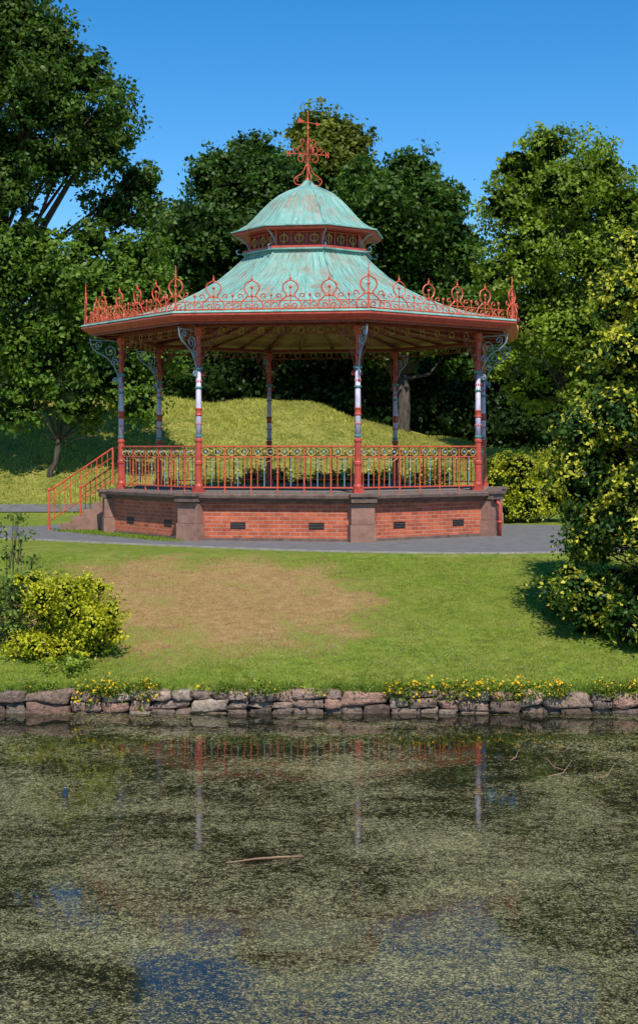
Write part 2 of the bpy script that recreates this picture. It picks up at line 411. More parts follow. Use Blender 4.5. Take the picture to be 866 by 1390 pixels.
for k in range(8):
    A=pol(CR,ANG[k],0);B=pol(CR,ANG[(k+1)%8],0); d=(B-A).normalized(); nn=Vector((d.y,-d.x,0)); Ln=(B-A).length
    mid=(A+B)/2
    dred.box(mid+up*4.82,d*(Ln/2),nn*.05,(0,0,.045))
    dred.tube([A+d*.1+up*4.60,B-d*.1+up*4.60],.011,5)
    nb=24
    for j in range(nb):
        p=A+d*(Ln*(j+.5)/nb)
        pts=[p+d*(.07*math.cos(w))+up*(4.69+.075*math.sin(w)) for w in np.linspace(0,2*math.pi,9)[:-1]]
        (gold if j%3==0 else dred).tube(pts,.009,4,closed=True,ref=nn)
# railings
for k in range(8):
    A=pol(CR,ANG[k],0);B=pol(CR,ANG[(k+1)%8],0)
    d=(B-A).normalized(); Ln=(B-A).length; nn=Vector((d.y,-d.x,0))
    if k==5: continue   # stair opening
    for z,w,hh in ((DK+1.04,.03,.016),(DK+.80,.014,.012),(DK+.12,.018,.015)):
        org.box((A+B)/2+up*z,d*(Ln/2-.08),nn*w,up*hh)
    nb=24
    for j in range(1,nb):
        p=A+d*(Ln*j/nb)
        if j%4==0:
            org.tube([p+up*(DK),p+up*(DK+1.02)],.018,6)
            org.ball(p+up*(DK+.45),.03,6)
        else:
            (blu if j%4==2 else org).tube([p+up*(DK+.12),p+up*(DK+.80)],.010,5)
            if j%4==2: gold.ball(p+up*(DK+.5),.024,6,1.6)
    for j in range(6):
        p=A+d*(Ln*(j+.5)/6)
        for s in (-1,1):
            q=p+d*(s*.14)
            pts=[q+d*(.085*math.cos(w))+up*(DK+.91+.085*math.sin(w)) for w in np.linspace(0,2*math.pi,11)[:-1]]
            gold.tube(pts,.013,5,closed=True,ref=nn)
            blu.ball(q+up*(DK+.91),.032,6)
        pts=[p+d*(x_*.26)+up*(DK+.80-.12*(1-x_*x_)) for x_ in np.linspace(-1,1,9)]
        gold.tube(pts,.010,4,ref=nn)
        gold.ball(p+up*(DK+.92),.035,6)
# stairs
A=pol(5.0,ANG[5],0);B=pol(5.0,ANG[6],0); mid=(A+B)/2
outv=(mid-Vector((CX,CY,0))).normalized(); tg=Vector((outv.y,-outv.x,0))
st=MB(); ns=6; W=1.25
for i in range(ns):
    zt=DK-(i+1)*DK/ns
    if zt<.02: break
    st.box(mid+outv*(.15+i*.29)+up*(zt/2-.02),outv*.16,tg*(W+.0015*i),up*(zt/2+.02-.002*i))
st.obj('steps',M_SAND,BS)
for s in (-1,1):
    top=mid+tg*(s*W)-outv*.25
    p0=top+up*(DK+1.04); p1=mid+tg*(s*W)+outv*.1+up*(DK+1.0); p2=mid+tg*(s*W)+outv*1.75+up*(.98)
    org.tube([p0,p1,p2,p2-up*.12],.024,6)
    org.tube([p1-up*.8,p2-up*.75],.015,6); org.tube([p1-up*.22,p2-up*.2],.012,6)
    org.tube([p2,p2-up*.98],.03,8); org.ball(p2+up*.04,.045,8)
    org.tube([p1,p1-up*.9],.026,8)
    for j in range(1,12):
        a=p1.lerp(p2,j/12); org.tube([a,a-up*.78],.011,5)

# roof
rp=[(5.60,5.04),(5.2,5.10),(4.6,5.22),(3.9,5.42),(3.27,5.67),(2.75,5.93),(2.3,6.21),(1.98,6.47),(1.74,6.69),(1.62,6.82),(1.59,6.90)]
octloft('lower_roof',rp,M_ROOF)
up_p=[(1.93,7.43),(1.76,7.50),(1.56,7.63),(1.38,7.80),(1.18,8.02),(.97,8.23),(.74,8.41),(.5,8.54),(.3,8.62),(.16,8.70),(.07,8.82)]
octloft('upper_roof',up_p,M_ROOF,cap_top=True)
seam=MB()
for prof,nd,rr in ((rp,9,.014),(up_p,5,.012)):
    for k in range(8):
        for j in range(nd):
            t=j/nd; pts=[]
            for (r,z) in prof: pts.append(pol(r,ANG[k],z).lerp(pol(r,ANG[(k+1)%8],z),t)+Vector((0,0,.004)))
            seam.tube(pts,rr*(2.0 if j==0 else 1),5,cap=False)
seam.obj('roof_seams',M_SEAM,BS,True)
octloft('roof_edge_strip',[(5.50,5.005),(5.66,5.005),(5.68,5.02),(5.66,5.055),(5.58,5.055)],M_SEAM)
octloft('fascia',[(5.42,4.84),(5.50,4.84),(5.52,4.88),(5.56,4.89),(5.60,4.91),(5.67,4.96),(5.67,4.99),(5.64,5.003),(5.45,5.003)],M_RED)
octloft('fascia_lower_mould',[(5.34,4.80),(5.415,4.80),(5.415,4.88),(5.34,4.88)],M_DRED)
octloft('ceiling',[(5.40,4.88),(4.72,4.92),(4.60,4.94),(3.2,5.15),(1.5,5.55),(1.45,6.85)],M_CEIL)
rib=MB()
for k in range(8):
    for j in range(4):
        t=j/4; pts=[pol(r,ANG[k],z-.03).lerp(pol(r,ANG[(k+1)%8],z-.03),t) for r,z in ((5.38,4.87),(4.6,4.93),(3.2,5.14),(1.5,5.54))]
        rib.tube(pts,.05 if j==0 else .03,4)
rib.obj('ceiling_ribs',M_DRED,BS)
# lantern
octloft('lantern_sill',[(1.56,6.93),(1.68,6.93),(1.68,6.98),(1.50,6.98)],M_RED)
octloft('lantern_base_teal',[(1.60,6.88),(1.70,6.89),(1.70,6.925),(1.6,6.925)],M_SEAM)
octloft('lantern_panels',[(1.44,6.96),(1.44,7.50)],M_DRED)
octloft('lantern_eave_trim',[(1.42,7.37),(1.80,7.355),(1.93,7.36),(1.95,7.40),(1.93,7.425),(1.80,7.425)],M_RED)
octloft('lantern_gutter',[(1.90,7.427),(1.98,7.427),(1.98,7.455),(1.88,7.465)],M_SEAM)
for k in range(8):
    a=ANG[k]; A=pol(1.47,a,0);B=pol(1.47,ANG[(k+1)%8],0); d=(B-A).normalized(); nn=Vector((d.y,-d.x,0)); m_=(A+B)/2
    if nn.dot(m_-Vector((CX,CY,0)))<0: nn=-nn
    red.tube([pol(1.48,a,6.97),pol(1.48,a,7.38)],.04,6)
    red.tube([A+up*7.01,B+up*7.01],.02,5); red.tube([A+up*7.34,B+up*7.34],.02,5)
    for t in (1/3,2/3): red.tube([A.lerp(B,t)+up*6.98,A.lerp(B,t)+up*7.36],.022,5)
    for t in (1/6,.5,5/6):
        c=A.lerp(B,t)+nn*.012
        gold.tube([c+d*(.10*math.cos(w))+up*(7.18+.09*math.sin(w)) for w in np.linspace(0,2*math.pi,13)[:-1]],.018,4,closed=True,ref=nn)
        gold.tube([c+up*7.04,c+up*7.32],.014,4)
    blu.tube([pol(1.5,a,7.0),pol(1.56,a,7.15),pol(1.70,a,7.28),pol(1.86,a,7.35)],.018,6)
    blu.tube([pol(1.66,a,6.92),pol(1.80,a,6.90),pol(1.84,a,6.98),pol(1.77,a,7.02)],.012,5)
# cresting
cre=MB()
def motif(c,d,s,mb,r=.016):
    nn=Vector((d.y,-d.x,0))
    def P(u,h): return c+d*(u*s)+up*(h*s)
    half=[(.21,0),(.24,.10),(.20,.20),(.115,.27),(.085,.33),(.13,.39),(.165,.47),(.14,.56),(.07,.61),(0,.64)]
    for sg in (1,-1):
        pts=[tuple(q) for q in smoothline([(u*sg,h) for u,h in half],3)]
        mb.tube([P(*q) for q in pts],r,5,ref=nn)
        mb.tube([P(sg*u,h) for u,h in spiral((.10,.09),.075,.02,math.pi*1.4,-math.pi*.8,10)],r*.8,4,ref=nn)
        mb.tube([P(sg*u,h) for u,h in spiral((.26,.30),.07,.015,math.pi*1.2,-math.pi*.8,10)],r*.8,4,ref=nn)
    mb.tube([P(0,0),P(0,.30)],r*.8,5); mb.ball(P(0,.32),.03*s,6)
    mb.tube([P(0,.30),P(0,.48)],r*.7,4); mb.ball(P(0,.49),.035*s,6)
    mb.tube([P(0,.64),P(0,.76)],[r*1.2,r*.4],5); mb.ball(P(0,.67),.026*s,6)
    mb.tube([P(-.11,.29),P(.11,.29)],r*.9,5)
for k in range(8):
    A=pol(5.56,ANG[k],5.06);B=pol(5.56,ANG[(k+1)%8],5.06); d=(B-A).normalized(); nn=Vector((d.y,-d.x,0))
    cre.tube([A+up*.03,B+up*.03],.018,5); cre.tube([A+up*.20,B+up*.20],.011,5)
    for j in range(5):
        p=A.lerp(B,j/5)
        if j: motif(p,d,1.02,cre)
        q=A.lerp(B,(j+.5)/5)
        cre.tube([q,q+up*.30],.011,5); cre.ball(q+up*.33,.03,6,1.4)
        for sg in (1,-1): cre.tube([q+d*(sg*u)+up*h for u,h in spiral((.10,.11),.08,.02,math.pi,-math.pi*.9,10)],.011,4,ref=nn)
    cd=Vector((math.cos(ANG[k]),math.sin(ANG[k]),0))
    motif(A,cd,1.12,cre,.018)
    cre.tube([A,A+up*1.0],[.024,.010],6)
cre.obj('roof_cresting',M_ORG,BS)
# finial + weathervane
fin=MB(); C0=Vector((CX,CY,0))
fin.tube([C0+up*8.7,C0+up*9.4,C0+up*10.62],[.032,.024,.010],8)
fin.ball(C0+up*8.84,.07,10); fin.ball(C0+up*10.15,.04,8); fin.ball(C0+up*9.2,.045,8)
for w in (0.25,.25+math.pi/2,.25+math.pi,.25+1.5*math.pi):
    d=Vector((math.cos(w),math.sin(w),0)); ref=Vector((-d.y,d.x,0))
    P=lambda q: C0+d*q[0]+up*q[1]
    fin.tube([P(q) for q in smoothline([(.10,8.74),(.30,8.72),(.36,8.84),(.28,8.93),(.16,9.0),(.08,9.15),(.03,9.25)],3)],.013,5,ref=ref)
    fin.tube([P(q) for q in spiral((.30,8.83),.08,.02,-1.5,4.5)],.010,5,ref=ref)
    fin.tube([P((.02,9.5)),P((.44,9.5))],.012,5)
    for cc,r0,a0,a1 in (((.17,9.63),.12,-1.57,4.6),((.17,9.37),.12,1.57,-4.6),((.13,9.82),.09,-1.57,4.2),((.33,9.60),.07,-1.57,4.2)):
        fin.tube([P(q) for q in spiral(cc,r0,.02,a0,a1,14)],.011,5,ref=ref)
    fin.box(P((.47,9.5)),d*.012,ref*.012,up*.07); fin.box(P((.53,9.5)),d*.012,ref*.012,up*.07); fin.box(P((.50,9.5)),d*.04,ref*.01,up*.012)
wd=Vector((.8,.6,0)); wn=Vector((-.6,.8,0))
fin.tube([C0+up*10.3-wd*.28,C0+up*10.3+wd*.28],.012,5)
fin.quadmesh([C0+up*10.3+wd*.40,C0+up*10.35+wd*.26,C0+up*10.25+wd*.26],[(0,1,2)])
for o_ in (-.006,.006): fin.quadmesh([C0+up*10.28-wd*.12+wn*o_,C0+up*10.26-wd*.32+wn*o_,C0+up*10.38-wd*.28+wn*o_,C0+up*10.33-wd*.12+wn*o_],[(0,1,2,3)])
fin.obj('weathervane_finial',M_ORG,BS)
for mb,nm,mt in ((red,'columns',M_RED),(teal,'column_collars',M_TEALP),(blu,'scroll_brackets',M_BLUE),(gold,'gilded_ornament',M_GOLD),(org,'railings',M_ORG),(dred,'frieze',M_DRED)):
    mb.obj(nm,mt,BS)

# ------------------------------------------------------------ vegetation
def sublobes(lobes,n=8,k=.46,d0=.64):
    out=[]
    for x,y,z,r in lobes:
        if r<.85: out.append((x,y,z,r)); continue
        m=n if r>1.2 else 6
        ds=[]
        off=random.uniform(0,6.28)
        for i in range(m):
            zz=1-2*(i+.5)/m; rr=math.sqrt(1-zz*zz); w=i*2.399+off
            ds.append((rr*math.cos(w),rr*math.sin(w),zz))
        for a,b,c in ds:
            q=r*d0*random.uniform(.75,1.2)
            out.append((x+a*q,y+b*q,z+c*q*.85,r*k*random.uniform(.75,1.2)))
    return out
def leafset(lobes,ca,cb,dens=60,per=14,sig=.2,squash=.8,up_b=.35,rng=RNG,zmin=None,shell=.6,bv=.22):
    lob=np.array(lobes,float); Ps=[];Ns=[];Cs=[]
    ca=np.array(ca);cb=np.array(cb)
    for x,y,z,r in lob:
        nc=max(6,int(dens*r*r))
        d=unit(rng.normal(size=(nc,3)))
        ph=rng.uniform(0,6.28,6)
        lump=1+.17*np.sin(d[:,0]*5+ph[0])*np.sin(d[:,2]*5+ph[1])+.13*np.sin(d[:,1]*8+ph[2])*np.sin(d[:,2]*9+ph[3])
        rad=r*lump*(shell+(1.08-shell)*rng.uniform(0,1,nc)**.7)
        c=np.array([x,y,z])+d*rad[:,None]*np.array([1,1,squash])
        sg=sig*min(r,1.6)*rng.uniform(.6,1.4,nc)
        p=np.repeat(c,per,0)+rng.normal(size=(nc*per,3))*np.repeat(sg,per)[:,None]*np.array([1,1,.55])
        nn=unit(np.repeat(d,per,0)*.7+np.array([0,0,up_b])+rng.normal(size=(nc*per,3))*.6)
        cv=np.repeat(rng.uniform(0,1,nc),per); t=np.clip(cv*.65+rng.uniform(0,1,nc*per)*.35,0,1)[:,None]
        col=(ca*(1-t)+cb*t)*rng.uniform(.75,1.25,(nc*per,1))*rng.uniform(1-bv,1+bv)
        Ps.append(p);Ns.append(nn);Cs.append(col)
    P=np.concatenate(Ps);Nn=np.concatenate(Ns);C=np.concatenate(Cs)
    if zmin is not None:
        k=P[:,2]>zmin; P,Nn,C=P[k],Nn[k],C[k]
    return P,Nn,C
def leafmesh(name,P,Nn,C,size,parent=None,mat=None,aspect=.62,rng=RNG):
    n=len(P); t=unit(np.cross(Nn,unit(rng.normal(size=(n,3))))); b=np.cross(Nn,t)
    l=(size*rng.uniform(.6,1.4,n))[:,None]; w=l*aspect
    v=np.empty((n,4,3)); v[:,0]=P-t*l*.5; v[:,1]=P+b*w*.5-Nn*l*.08; v[:,2]=P+t*l*.5; v[:,3]=P-b*w*.5-Nn*l*.08
    return numesh(name,v.reshape(-1,3),np.arange(n*4).reshape(n,4),mat or M_LEAF,np.repeat(C,4,0),parent)
def cubesphere(m):
    g=np.linspace(-1,1,m+1); tv=[];tf=[];vid={}
    def vadd(p):
        k=tuple(np.round(p,4))
        if k not in vid: vid[k]=len(tv); tv.append(list(p))
        return vid[k]
    for ax in range(3):
        for sgn in (-1,1):
            for i in range(m):
                for j in range(m):
                    q=[]
                    for a,b in((0,0),(1,0),(1,1),(0,1)):
                        p=[0,0,0]; p[ax]=sgn; p[(ax+1)%3]=g[i+a]; p[(ax+2)%3]=g[j+b]; q.append(vadd(p))
                    tf.append(q if sgn>0 else q[::-1])
    return np.array(tv,float),np.array(tf)
CV,CF=cubesphere(6); CV=unit(CV)
def cores(lobes,parent,k=.66,rmin=1.0,zmin=-99):  # dark solid blobs added inside the lobes to block see-through, not leaves
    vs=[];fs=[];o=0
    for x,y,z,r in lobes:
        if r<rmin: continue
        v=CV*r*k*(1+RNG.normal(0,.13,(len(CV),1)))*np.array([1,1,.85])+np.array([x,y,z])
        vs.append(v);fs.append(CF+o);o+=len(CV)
    if vs: numesh('dark_core',np.concatenate(vs),np.concatenate(fs),M_CORE,None,parent)
def tree(name,base,lobes,size,ca,cb,dens=60,per=14,tr=.35,fork=.4,core=.62,crmin=1.0,**kw):
    e=empty(name,base); bpy.context.view_layer.update()
    P,Nn,C=leafset(sublobes(lobes),ca,cb,dens,per,sig=.26,**kw)
    leafmesh('crown',P,Nn,C,size,e)
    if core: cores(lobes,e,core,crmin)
    mb=MB(); b=Vector(base)
    cz=sum(l[2] for l in lobes)/len(lobes); cxx=sum(l[0] for l in lobes)/len(lobes); cyy=sum(l[1] for l in lobes)/len(lobes)
    f=Vector((b.x+(cxx-b.x)*.3,b.y+(cyy-b.y)*.3,b.z+(cz-b.z)*fork))
    mb.tube([b-up*.4,b+up*.15,b.lerp(f,.4)+Vector((.08,0,0)),f],[tr*1.5,tr*1.1,tr*.9,tr*.75],10)
    for l in lobes:
        t=Vector(l[:3]); m1=f.lerp(t,.35)+Vector((random.uniform(-.4,.4),random.uniform(-.4,.4),-.25)); m2=f.lerp(t,.7)+Vector((random.uniform(-.3,.3),random.uniform(-.3,.3),.2))
        rr=tr*.4*min(1,l[3]/2)
        mb.tube([f-up*.1,m1,m2,t],[rr*1.2,rr*.8,rr*.5,rr*.2],7)
        for q in range(3):
            dv=Vector((random.uniform(-1,1),random.uniform(-1,1),random.uniform(-.3,1))).normalized()*l[3]*.8
            mb.tube([m2,m2.lerp(t+dv,.5)+up*.1,t+dv],[rr*.35,rr*.2,rr*.06],5)
    mb.obj('trunk_and_limbs',M_BARK,e,True); return e
def z0(x,y): return float(H(x,y))
def jit(lst,y,dy=1.2): return [(a,y+random.uniform(-dy,dy),b,c) for a,b,c in lst]
tree('oak_tree',(-12.6,49,z0(-12.6,49)),jit([(-10.8,16.3,2.3),(-9.1,15.6,1.3),(-8.0,14.7,1.2),(-6.9,13.9,.95),(-9.3,13.6,1.8),(-7.6,12.2,1.3),(-6.3,11.2,1.05),(-5.9,10.2,.8),(-10.9,12.2,1.7),(-8.9,11.7,1.2),(-12.8,13.5,3.0),(-13.5,10,2.6),(-6.6,12.7,.8),(-11,18,1.8),(-12.4,8.6,1.6),(-7.1,10.3,1.1),(-8.2,13.0,1.1),(-9.9,15.0,1.4),(-7.4,13.2,1.0),(-10.3,10.6,1.1)],48.25,1.3),
     .17,(.025,.06,.009),(.115,.185,.023),dens=85,per=12,tr=.42,fork=.55,core=.55)
tree('maple_tree',(-9.1,48.2,z0(-9.1,48.2)),jit([(-10.5,7.8,1.8),(-8.7,7.9,1.5),(-9.3,5.6,1.9),(-7.2,7.3,1.6),(-6.3,8.6,1.2),(-10.3,3.6,1.2),(-8.3,3.6,.9),(-6.9,4.5,1.5),(-5.9,5.5,1.4),(-11.6,6,1.8),(-5.6,7.2,1.1),(-7.9,3.2,.7),(-6.0,3.5,.8),(-9.6,9.0,1.0),(-7.6,9.0,.9)],48.25,1.0),
     .17,(.045,.10,.010),(.17,.26,.03),dens=85,per=12,tr=.10,fork=.25,core=.56,crmin=.7)
tree('sycamore_tree',(-4.4,66.5,z0(-4.4,66.5)),jit([(-6.4,12.6,2.0),(-4.65,14.9,2.0),(-3.1,15.9,1.5),(-1.85,14.3,1.9),(-5,11.8,2.7),(-2.2,11.8,2.6),(-6.6,9.2,2.6),(-3.3,8.7,3.0),(-5.9,6.6,2.3),(-1.6,8.2,2.6),(-8.0,10.6,2.0),(-3.9,13.2,1.6),(-7.4,12.0,1.3)],67.5,2),
     .23,(.020,.052,.011),(.08,.145,.018),dens=48,per=12,tr=.4,fork=.35)
tree('lime_tree',(.3,77,z0(.3,77)),jit([(.3,19.3,1.8),(-.8,19.4,1.2),(1.6,18.7,1.4),(.3,17.2,2.5),(-1.5,16.3,1.8),(2.2,16.2,2.0),(0,13,3)],77.2,1.5),
     .25,(.07,.095,.010),(.21,.225,.028),dens=42,per=12,tr=.4,fork=.5)
tree('horse_chestnut_tree',(3.6,61.8,z0(3.6,61.8)),jit([(2.2,13.9,1.5),(4,14.2,1.5),(1.1,12.6,1.5),(5.2,12.9,1.5),(3.5,12.0,2.6),(6.2,11.3,1.5),(5.5,9.5,2.5),(2.2,9.5,2.8),(6.6,8.1,2),(3.5,7.2,2.4),(.4,8.4,2.2),(6.2,6.2,1.4),(2.9,13.0,1.2),(4.6,11.0,1.5)],62.7,1.8),
     .22,(.022,.062,.009),(.10,.18,.02),dens=54,per=12,tr=.3,fork=.3)
tree('beech_tree',(9.6,53.5,z0(9.6,53.5)),jit([(7.4,12.6,1.1),(8.5,13.3,1.0),(6.95,11.1,1.2),(9,11.6,1.6),(10.6,12.3,1.2),(11.6,10.8,1.7),(7.9,9.3,1.7),(10.4,9.2,1.9),(7.5,6.9,1.5),(9.5,6.5,1.9),(8.3,4.5,1.3),(11.5,6.3,2.1),(10.2,4.0,1.3),(13.3,10.3,2.3),(13.6,7,2.4),(6.5,8.4,1.0),(7.7,11.0,1.1),(6.6,5.4,.9),(8.6,8.0,1.2),(9.8,10.6,1.1),(10.0,13.2,.8),(8.2,12.3,1.0)],53.1,1.5),
     .17,(.09,.15,.012),(.27,.34,.033),dens=88,per=12,tr=.22,fork=.3,core=.55)
lob=[]
for i in range(46):
    xx=-38+i*1.75+random.uniform(-.8,.8); yy=random.uniform(80,96); top=random.uniform(6,10.5)
    for zz in (-2.2,1.2,3.5,top*.62,top): lob.append((xx+random.uniform(-1,1),yy,3.5+zz*.72,random.uniform(2.3,3.2)))
e=empty('distant_trees',(0,88,0)); bpy.context.view_layer.update()
P,Nn,C=leafset(lob,(.012,.034,.007),(.05,.10,.016),dens=10,per=10,sig=.28)
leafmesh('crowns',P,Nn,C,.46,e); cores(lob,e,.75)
lob=[]
for i in range(44):
    xx=-16+i*.75+random.uniform(-.3,.3); yy=random.uniform(64,70)
    lob.append((xx,yy,z0(xx,yy)+random.uniform(.4,2.4),random.uniform(1.0,1.7)))
    lob.append((xx,yy+2,z0(xx,yy)+random.uniform(2.4,4),random.uniform(1.3,1.9)))
e=empty('woodland_understorey',(0,67,0)); bpy.context.view_layer.update()
P,Nn,C=leafset(lob,(.010,.028,.006),(.04,.08,.012),dens=34,per=9,sig=.25)
leafmesh('foliage',P,Nn,C,.25,e); cores(lob,e,.7)
def shrub(name,base,lobes,size,ca,cb,dens,per=12,sig=.22,core=.6,stem=.012,**kw):
    e=empty(name,base); bpy.context.view_layer.update()
    P,Nn,C=leafset(lobes,ca,cb,dens,per,sig=sig,**kw)
    leafmesh('foliage',P,Nn,C,size,e)
    if core: cores(lobes,e,core,.1)
    mb=MB(); b=Vector(base)
    for l in lobes:
        t=Vector(l[:3]); bb=b+Vector(((t.x-b.x)*.4,(t.y-b.y)*.4,-.1)); bb.z=z0(bb.x,bb.y)-.05
        mb.tube([bb,bb.lerp(t,.5)+Vector((random.uniform(-.1,.1),.05,.05)),t],[stem,stem*.7,stem*.4],5)
        for q in range(4):
            dv=Vector((random.uniform(-1,1),random.uniform(-1,1),random.uniform(-.2,1))).normalized()*l[3]*.9
            mb.tube([bb.lerp(t,.6),t+dv*.5,t+dv],[stem*.5,stem*.35,stem*.2],4)
    mb.obj('stems',M_BARK,e); return e
L1=[(4.6+random.uniform(0,2.6),random.uniform(38.9,40.6),random.uniform(.3,1.7),random.uniform(.3,.5)) for i in range(36)]
shrub('golden_privet_shrub',(5.8,40,0),L1,.085,(.22,.27,.015),(.56,.54,.035),dens=260,zmin=0)
L2=[(-4.5+i*.33+random.uniform(-.1,.1),random.uniform(43,44.2),random.uniform(.4,1.25),random.uniform(.35,.55)) for i in range(26)]
shrub('laurel_hedge',(0,43.5,0),L2,.11,(.09,.16,.012),(.32,.38,.035),dens=170,zmin=0)
HL=[]
prof=[(-.55,1.5),(-.1,1.85),(.7,1.78),(1.6,1.62),(2.6,1.45),(3.5,1.25),(4.3,1.0),(5.0,.65)]
for z,R in prof:
    nl=int(R*9)+2
    for i in range(nl):
        w=2*math.pi*i/nl+random.uniform(-.25,.25); rr=R*random.uniform(.62,.98)
        HL.append((5.5+rr*math.cos(w),22.3+rr*math.sin(w),z+random.uniform(-.3,.3),random.uniform(.24,.50)))
e=empty('variegated_holly_bush',(5.5,22.3,z0(5.5,22.3))); bpy.context.view_layer.update()
P,Nn,C=leafset(HL,(.018,.055,.009),(.07,.135,.018),dens=520,per=8,sig=.25,zmin=-1.0,shell=.72)
axd=np.hypot(P[:,0]-5.5,P[:,1]-22.3)
ph=np.sin(P[:,0]*5.1+1.3)*np.sin(P[:,2]*4.3+.4)*np.sin(P[:,1]*4.7)+.4*np.sin(P[:,0]*11)*np.sin(P[:,2]*12+2)
k=(RNG.uniform(0,1,len(P))<np.clip(.40+.09*(P[:,2]-1)+.14*(P[:,0]-4.5)+ph*1.2,.03,.94))&(axd>.6)
C[k]=np.array([.54,.51,.05])*RNG.uniform(.6,1.3,(k.sum(),1))
leafmesh('foliage',P,Nn,C,.078,e,aspect=.6); cores(HL,e,.66,.2)
mb=MB(); bb=Vector((5.5,22.3,z0(5.5,22.3)))
mb.tube([bb-up*.2,bb+up*2,bb+up*5.6],[.12,.08,.02],8)
for l in HL: mb.tube([Vector((5.5,22.3,max(bb.z+.2,l[2]-.5))),Vector(l[:3])],[.025,.008],5)
mb.obj('stems',M_BARK,e)
L3=[]
for i in range(46):
    w=random.uniform(0,6.28); rr=math.sqrt(random.uniform(0,1))*.78; zz=random.uniform(-.9,.05)
    L3.append((-3.64+rr*math.cos(w)*(1.0-.45*(zz+.85)),21.0+rr*math.sin(w)*.7,zz,random.uniform(.13,.25)))
L3+=[(-3.1,20.9,-.45,.16),(-3.0,20.9,-.7,.14),(-4.2,21,.1,.14),(-4.4,21,.12,.1),(-3.4,21,.0,.12),(-3.5,20.5,-.95,.15),(-3.9,20.5,-.95,.14),(-4.15,20.6,-.8,.16)]
shrub('golden_spirea_shrub',(-3.64,21.1,z0(-3.64,21.1)),L3,.052,(.22,.27,.012),(.70,.62,.03),dens=720,per=12,sig=.36,zmin=-1.15,core=.5,stem=.006)
L4=[(-4.75+random.uniform(-.5,.45),21.4+random.uniform(-.4,.4),random.uniform(-.95,.1),random.uniform(.14,.26)) for i in range(24)]
L4+=[(-4.7,21.6,.45,.16),(-4.5,21.5,.75,.14),(-4.35,21.6,.35,.12),(-4.6,21.6,1.0,.12),(-4.9,21.6,.8,.2),(-4.25,21.5,.1,.12)]
shrub('rose_shrub',(-4.75,21.4,z0(-4.75,21.4)),L4,.065,(.05,.09,.012),(.21,.29,.05),dens=420,per=9,sig=.45,zmin=-1.15,core=0,stem=.012)
L5=[(-3.4+random.uniform(-.6,.5),20.3+random.uniform(-.3,.2),-1.08+random.uniform(0,.14),.13) for i in range(12)]
shrub('ground_cover_plant',(-3.4,20.3,z0(-3.4,20.3)),L5,.05,(.08,.15,.012),(.30,.36,.04),dens=700,per=8,sig=.3,core=0,stem=.004)

# ------------------------------------------------------------ pond wall
T,TF=cubesphere(4); Tn=unit(T)*1.2; T=T*.84+Tn*.16
VV=[];FF=[];CC=[]; off=0
def stone(c,s,col):
    global off
    v=T*(1+RNG.normal(0,.05,(len(T),1)))
    v[:,0]+=v[:,2]*RNG.normal(0,.10); v[:,2]*=1+v[:,0]*RNG.normal(0,.15)
    v=v*s+RNG.normal(0,.006,T.shape)
    a=RNG.normal(0,.05); v=np.stack([v[:,0]*np.cos(a)-v[:,2]*np.sin(a),v[:,1],v[:,0]*np.sin(a)+v[:,2]*np.cos(a)],1)+c
    VV.append(v);FF.append(TF+off);CC.append(np.tile(col,(len(T),1))); off+=len(T)
pal=[(.29,.19,.14),(.22,.145,.105),(.33,.23,.17),(.20,.14,.11),(.31,.18,.13),(.36,.28,.21),(.26,.19,.15)]
x=-26
while x<26:
    w=random.uniform(.22,.66)
    hs=random.choice([2,3,3,3]) if w<.5 else random.choice([2,3])
    zb=-1.66; zt=-1.262+random.uniform(-.03,.012); hh=(zt-zb)
    cuts=sorted([0]+[ (i+random.uniform(-.22,.22))/hs for i in range(1,hs)]+[1])
    for a_,b_ in zip(cuts[:-1],cuts[1:]):
        split=random.random()<.45 and w>.38
        parts=[(0,.5+random.uniform(-.15,.15)),] if split else [(0,1)]
        if split: parts.append((parts[0][1],1))
        for u0,u1 in parts:
            col=np.array(random.choice(pal))*random.uniform(.7,1.25)*(.6 if a_==0 else 1)
            stone(np.array([x+w*(u0+u1)/2,19.55+random.uniform(-.035,.03),zb+hh*(a_+b_)/2]),np.array([w*(u1-u0)/2*.97,.16,hh*(b_-a_)/2*.96]),col)
    x+=w+.004
numesh('stone_retaining_wall',np.concatenate(VV),np.concatenate(FF),M_WALLST,np.concatenate(CC))
q=MB(); q.box((0,19.62,-1.72),(60,0,0),(0,.09,0),(0,0,.42)); q.obj('soil_bank',m_stone('soil',(.06,.045,.03),(.03,.022,.018)))
def flowers(name,xa,xb,nc,nf,hang=.22):
    e=empty(name,((xa+xb)/2,19.6,-1.25)); bpy.context.view_layer.update()
    lob=[(random.uniform(xa,xb),19.46+random.uniform(-.13,.12),-1.20-random.uniform(0,hang)*random.random(),random.uniform(.05,.10)) for i in range(nc)]
    P,Nn,C=leafset(lob,(.07,.12,.012),(.24,.30,.035),dens=2500,per=4,sig=.4)
    leafmesh('foliage',P,Nn,C,.035,e)
    n=nf; lb=np.array(lob)[RNG.integers(0,len(lob),n)]
    P=lb[:,:3]+RNG.normal(0,.05,(n,3))+np.array([0,-.05,.03]); Nn=unit(RNG.normal(size=(n,3))*.5+np.array([0,-.6,.8]))
    C=np.array([.80,.46,.012])*RNG.uniform(.7,1.1,(n,1)); leafmesh('blossoms',P,Nn,C,.034,e,M_PETAL,aspect=.9)
flowers('marigold_plants',-3.35,-2.2,70,230,.4); flowers('marigold_plants',.95,3.4,130,420,.22); flowers('marigold_plants',3.7,5.2,50,110,.15)
flowers('marigold_plants',-1.9,.6,24,20,.1); flowers('marigold_plants',-4.6,-3.4,10,4,.1)

